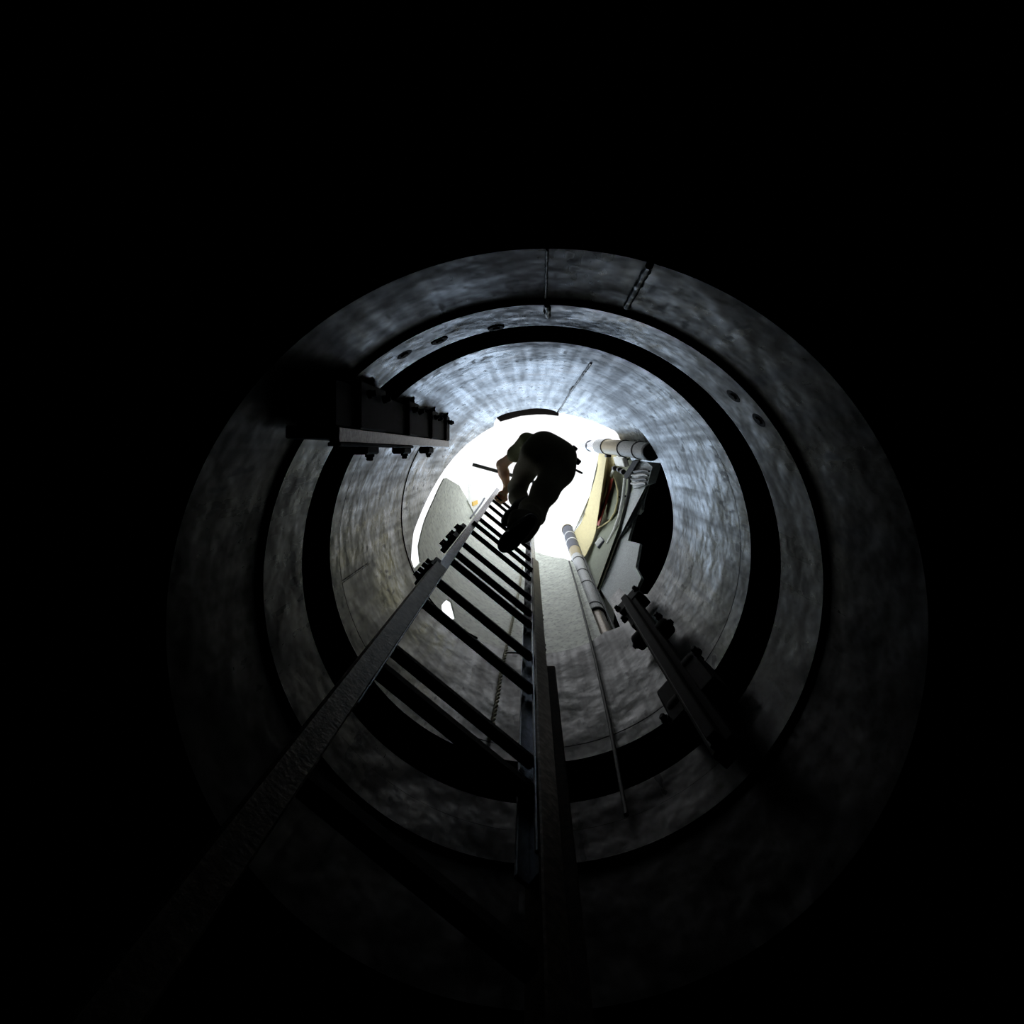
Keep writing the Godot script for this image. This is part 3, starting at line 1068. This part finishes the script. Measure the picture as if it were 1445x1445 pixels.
func build_person() -> void:
	var hip_r := Vector3(0.170, 3.27, -0.150)
	var hip_l := Vector3(0.015, 3.30, -0.020)
	var knee_r := Vector3(-0.006, 2.90, -0.385)
	var ank_r := Vector3(-0.043, 2.51, -0.396)
	var knee_l := Vector3(-0.116, 3.58, -0.285)
	var ank_l := Vector3(-0.072, 3.19, -0.372)
	var o := thing("person", "person in dark olive trousers and short sleeves climbing the ladder, seen from below", "person", Vector3(-0.05, 2.42, -0.47))
	var pelvis := (hip_r + hip_l) / 2 + Vector3(0.035, 0.08, 0.045)
	var waist := Vector3(0.120, 3.50, -0.050)
	var chest := Vector3(0.075, 3.76, -0.03)
	var sh_l := Vector3(-0.060, 3.80, 0.035)
	var sh_r := Vector3(0.205, 3.78, -0.185)
	var neck := Vector3(0.070, 3.90, -0.075)
	var head := Vector3(0.035, 4.04, -0.115)
	var el_l := Vector3(-0.247, 3.94, -0.112)
	var wr_l := lad(0.045, 0.115, 4.085)
	var hand_l := lad(0.050, 0.004, 4.05)
	var el_r := Vector3(0.085, 3.82, -0.40)
	var wr_r := lad(0.305, 0.115, 4.085)
	var hand_r := lad(0.300, 0.004, 4.05)
	# ---- skin: one continuous body
	var st := new_st()
	var body := [
		[pelvis, waist, 0.10, 0.09], [waist, chest, 0.09, 0.105], [sh_l, sh_r, 0.055, 0.055], [chest, (sh_l + sh_r) / 2, 0.11, 0.07],
		[neck - Vector3(0, 0.06, 0), head, 0.055, 0.052],
		[hip_l, hip_r, 0.075, 0.075],
		[hip_r, knee_r, 0.062, 0.045], [knee_r, ank_r, 0.045, 0.033], [hip_l, knee_l, 0.062, 0.045], [knee_l, ank_l, 0.045, 0.033],
		[sh_l, el_l, 0.048, 0.039], [el_l, el_l.lerp(wr_l, 0.35), 0.039, 0.040], [el_l.lerp(wr_l, 0.35), wr_l, 0.040, 0.027],
		[sh_r, el_r, 0.048, 0.039], [el_r, el_r.lerp(wr_r, 0.35), 0.039, 0.040], [el_r.lerp(wr_r, 0.35), wr_r, 0.040, 0.027],
		[wr_l, lad(0.05, 0.06, 4.065), 0.027, 0.026], [wr_r, lad(0.3, 0.06, 4.065), 0.027, 0.026]]
	nets(st, body, 0.012, 70.0)
	nets(st, grip(hand_l, wr_l, 1.0), 0.0034, 330.0)
	nets(st, grip(hand_r, wr_r, -1.0), 0.0034, 330.0)
	# head, looking at the ladder and down a little
	var f := (-LN * 0.93 + Vector3.UP * 0.25).normalized()
	var u := (Vector3.UP - f * f.y).normalized()
	var s := LE
	var face := [
		[head + u * 0.045 - f * 0.015, head + u * 0.03 - f * 0.025, 0.088, 0.084], [head + u * 0.02 + f * 0.02, head + u * 0.06 + f * 0.025, 0.072, 0.070],
		[head - u * 0.035 + f * 0.035, head - u * 0.055 + f * 0.05, 0.050, 0.030], [head - u * 0.05 + f * 0.05 - s * 0.018, head - u * 0.05 + f * 0.05 + s * 0.018, 0.026, 0.026],
		[head + u * 0.012 + f * 0.088, head - u * 0.014 + f * 0.106, 0.008, 0.012], [head - u * 0.016 + f * 0.095 - s * 0.011, head - u * 0.016 + f * 0.095 + s * 0.011, 0.008, 0.008],
		[head + u * 0.035 + f * 0.083 - s * 0.04, head + u * 0.035 + f * 0.083 + s * 0.04, 0.011, 0.011],
		[head - u * 0.038 + f * 0.082 - s * 0.02, head - u * 0.038 + f * 0.082 + s * 0.02, 0.007, 0.007], [head - u * 0.047 + f * 0.08 - s * 0.016, head - u * 0.047 + f * 0.08 + s * 0.016, 0.007, 0.007],
		[head - u * 0.05, neck, 0.05, 0.054]]
	for d in [-1.0, 1.0]:
		face.append([head + u * 0.022 - f * 0.006 + s * d * 0.088, head - u * 0.022 + s * d * 0.082, 0.012, 0.008])
		face.append([head + u * 0.018 + f * 0.076 + s * d * 0.031, head + u * 0.018 + f * 0.078 + s * d * 0.031, 0.012, 0.012])
		face.append([head - u * 0.012 + f * 0.07 + s * d * 0.038, head - u * 0.012 + f * 0.066 + s * d * 0.042, 0.018, 0.018])
	nets(st, face, 0.0045, 160.0)
	obj("body", st, M.skin, o)
	# ---- hair
	st = new_st()
	nets(st, [[head + u * 0.055 - f * 0.022, head + u * 0.035 - f * 0.035, 0.092, 0.09], [head + u * 0.085 + f * 0.03, head + u * 0.1 - f * 0.02, 0.045, 0.05], [head - u * 0.005 - f * 0.055, head - u * 0.03 - f * 0.05, 0.06, 0.045]], 0.007, 120.0)
	obj("hair", st, M.hair, o)
	# ---- shirt: torso and short sleeves, with a billow over the left shoulder
	st = new_st()
	var slv_l := sh_l.lerp(el_l, 0.34)
	var slv_r := sh_r.lerp(el_r, 0.42)
	nets(st, [[pelvis + Vector3(0, 0.12, 0), waist, 0.115, 0.11], [waist, chest, 0.11, 0.125], [chest - LE * 0.07, sh_l, 0.11, 0.068], [chest + LE * 0.07, sh_r, 0.11, 0.068],
		[chest, neck - Vector3(0, 0.03, 0), 0.11, 0.062], [sh_l, slv_l, 0.062, 0.058], [sh_r, slv_r, 0.066, 0.060],
		[at_y(745, 627, 3.7), at_y(743, 622, 3.74), 0.055, 0.055], [at_y(741, 618, 3.76), at_y(752, 619, 3.66), 0.030, 0.035], [slv_l, sh_l.lerp(el_l, 0.40), 0.058, 0.060]], 0.011, 60.0)
	obj("shirt", st, M.shirt, o)
	# ---- trousers
	st = new_st()
	var k_r := knee_r + Vector3(0.01, 0.0, 0.01)
	var tr := [
		[hip_l + Vector3(0.055, 0.04, 0.03), hip_r + Vector3(0.02, 0.04, 0.035), 0.115, 0.115], [pelvis + Vector3(0.005, 0.02, 0.0), waist, 0.138, 0.120],
		[pelvis + LE * 0.06 + LN * 0.05, pelvis - LE * 0.07 + LN * 0.03, 0.115, 0.110],
		[waist - LE * 0.06, waist + LE * 0.07, 0.115, 0.110],
		[hip_r, hip_r.lerp(k_r, 0.5), 0.108, 0.083], [hip_r.lerp(k_r, 0.5), k_r, 0.083, 0.066], [k_r, k_r.lerp(ank_r, 0.4), 0.066, 0.066], [k_r.lerp(ank_r, 0.4), ank_r + Vector3(-0.012, -0.01, -0.015), 0.068, 0.076],
		[k_r + Vector3(0.025, 0.0, -0.01), k_r + Vector3(0.035, -0.07, -0.02), 0.042, 0.040],
		[hip_l, hip_l.lerp(knee_l, 0.5), 0.094, 0.072], [hip_l.lerp(knee_l, 0.5), knee_l + Vector3(0.010, 0, 0.01), 0.072, 0.064], [knee_l + Vector3(0.010, 0, 0.01), ank_l.lerp(knee_l, 0.5), 0.064, 0.060], [ank_l.lerp(knee_l, 0.5), ank_l + Vector3(0, 0.01, 0), 0.060, 0.058],
		# cloth folds at the knee, seat and hem
		[k_r + Vector3(-0.03, 0.02, 0.03), k_r + Vector3(0.03, 0.06, 0.02), 0.045, 0.045], [ank_r + Vector3(-0.03, 0.06, 0.03), ank_r + Vector3(0.04, 0.04, 0.02), 0.05, 0.05],
		[hip_r + Vector3(-0.06, -0.03, 0.03), hip_r + Vector3(0.04, -0.02, 0.0), 0.06, 0.06]]
	nets(st, tr, 0.012, 55.0)
	obj("trousers", st, M.trousers, o)
	# ---- boots on their rungs
	for q in [[ank_r, 2.39, -LN * 0.99 - LE * 0.12], [ank_l, 3.09, -LN * 0.98 - LE * 0.10]]:
		var a: Vector3 = q[0]
		var fy: float = q[1] + 0.016
		var d: Vector3 = (q[2] as Vector3).normalized()
		var sd := Vector3.UP.cross(d).normalized()
		st = new_st()
		var g := Vector3(a.x, fy, a.z)
		nets(st, [[a + Vector3(0, 0.05, 0), a - Vector3(0, 0.02, 0), 0.05, 0.052], [g - d * 0.055 + Vector3.UP * 0.042, g + d * 0.02 + Vector3.UP * 0.045, 0.038, 0.044], [g + d * 0.02 + Vector3.UP * 0.05, g + d * 0.11 + Vector3.UP * 0.042, 0.046, 0.040], [g + d * 0.09 + Vector3.UP * 0.038 - sd * 0.012, g + d * 0.138 + Vector3.UP * 0.034, 0.036, 0.028], [g + d * 0.09 + Vector3.UP * 0.038 + sd * 0.014, g + d * 0.126 + Vector3.UP * 0.034 + sd * 0.01, 0.034, 0.026]], 0.008, 110.0)
		var boot := obj("boot", st, M.leather, o)
		st = new_st()
		var ol: Array = []
		for i in 28:
			var an := TAU * i / 28
			var cx := cos(an) * 0.122
			var wd := sin(an) * (0.047 if cos(an) > 0.1 else 0.038)
			ol.append(g + d * (0.040 + cx) + sd * wd)
		for i in 28:
			var p0: Vector3 = ol[i]
			var p1: Vector3 = ol[(i + 1) % 28]
			var nn := ((p0 + p1) / 2 - g - d * 0.052).normalized()
			var hh := Vector3.UP * 0.018
			quad(st, p0, p1, p1 + hh, p0 + hh, nn, nn, nn, nn)
			var cc := g + d * 0.052
			tri(st, [cc, p0, p1], [Vector3.DOWN, Vector3.DOWN, Vector3.DOWN], [Vector2.ZERO, Vector2.ZERO, Vector2.ZERO])
			tri(st, [cc + hh, p0 + hh, p1 + hh], [Vector3.UP, Vector3.UP, Vector3.UP], [Vector2.ZERO, Vector2.ZERO, Vector2.ZERO])
		var sole := MeshInstance3D.new()
		var am := st.commit()
		am.surface_set_material(0, M.leather)
		sole.mesh = am
		sole.name = "sole"
		boot.add_child(sole, true)
	# ---- belt with its pouch
	st = new_st()
	var bp: Array = []
	for i in 41:
		var an := TAU * i / 40
		bp.append(waist + Vector3(0.0, 0.02, 0.0) + LE * cos(an) * 0.172 + LN * sin(an) * 0.122)
	tube(st, bp, [0.014], 8, false)
	obj("belt", st, M.leather, o)
	st = new_st()
	var pc := at_y(809, 634, 3.50)
	box(st, pc, LE * 0.022, Vector3.UP * 0.05, LN * 0.024, 0.006)
	obj("belt_pouch", st, M.leather, o)
	st = new_st()
	pc = at_y(813, 650, 3.46)
	box(st, pc, LE * 0.030, Vector3.UP * 0.06, LN * 0.02, 0.006)
	obj("belt_pouch", st, M.leather, o)
	st = new_st()
	tube(st, [at_y(803, 658, 3.40), at_y(812, 663, 3.40), at_y(822, 668, 3.40)], [0.008, 0.008, 0.008], 8)
	tag(obj("hand_tool", st, M.dark_steel), "thin dark tool rod sticking out from the hip of the climber", "tool")

# ------------------------------------------------------------------ main
func _ready() -> void:
	# camera: lies on its back looking straight up, lens shifted
	var cam := Camera3D.new()
	cam.name = "Camera"
	add_child(cam)
	cam.transform = Transform3D(Basis(Vector3(1, 0, 0), Vector3(0, 0, 1), Vector3(0, -1, 0)), Vector3.ZERO)
	var near := 0.05
	cam.set_frustum(near * 1445.0 / FP, Vector2(-(VX - 722.5) / FP * near, -(722.5 - VY) / FP * near), near, 200.0)
	cam.current = true
	# sky, exposure
	var env := Environment.new()
	var sky := Sky.new()
	var sm := ProceduralSkyMaterial.new()
	sm.sky_top_color = Color(0.455, 0.455, 0.46)
	sm.sky_horizon_color = Color(0.92, 0.96, 1.0)
	sm.sky_curve = 0.6
	sm.ground_horizon_color = Color(0.75, 0.75, 0.72)
	sm.ground_bottom_color = Color(0.3, 0.3, 0.3)
	sm.sky_energy_multiplier = 1.0
	sky.sky_material = sm
	env.background_mode = Environment.BG_SKY
	env.sky = sky
	env.background_energy_multiplier = 6.4
	env.tonemap_mode = Environment.TONE_MAPPER_LINEAR
	env.tonemap_exposure = 1.0
	env.ambient_light_source = Environment.AMBIENT_SOURCE_SKY
	env.sdfgi_enabled = true
	env.ssao_enabled = true
	env.ssil_enabled = true
	var we := WorldEnvironment.new()
	we.name = "WorldEnvironment"
	we.environment = env
	add_child(we)
	# hazy sun behind thin cloud, over the ladder side
	var sun := DirectionalLight3D.new()
	sun.name = "Sun"
	sun.light_color = Color(0.66, 0.83, 1.0)
	sun.light_energy = 0.22
	sun.light_angular_distance = 36.0
	sun.shadow_enabled = true
	sun.sky_mode = DirectionalLight3D.SKY_MODE_LIGHT_ONLY
	add_child(sun)
	var az := deg_to_rad(252.0)
	var el := deg_to_rad(67.0)
	var to := Vector3(cos(az) * cos(el), sin(el), sin(az) * cos(el))
	sun.look_at_from_position(to * 20.0, Vector3.ZERO, Vector3.FORWARD)
	make_materials()
	build_setting()
	build_ladder()
	build_fixtures()
	build_person()
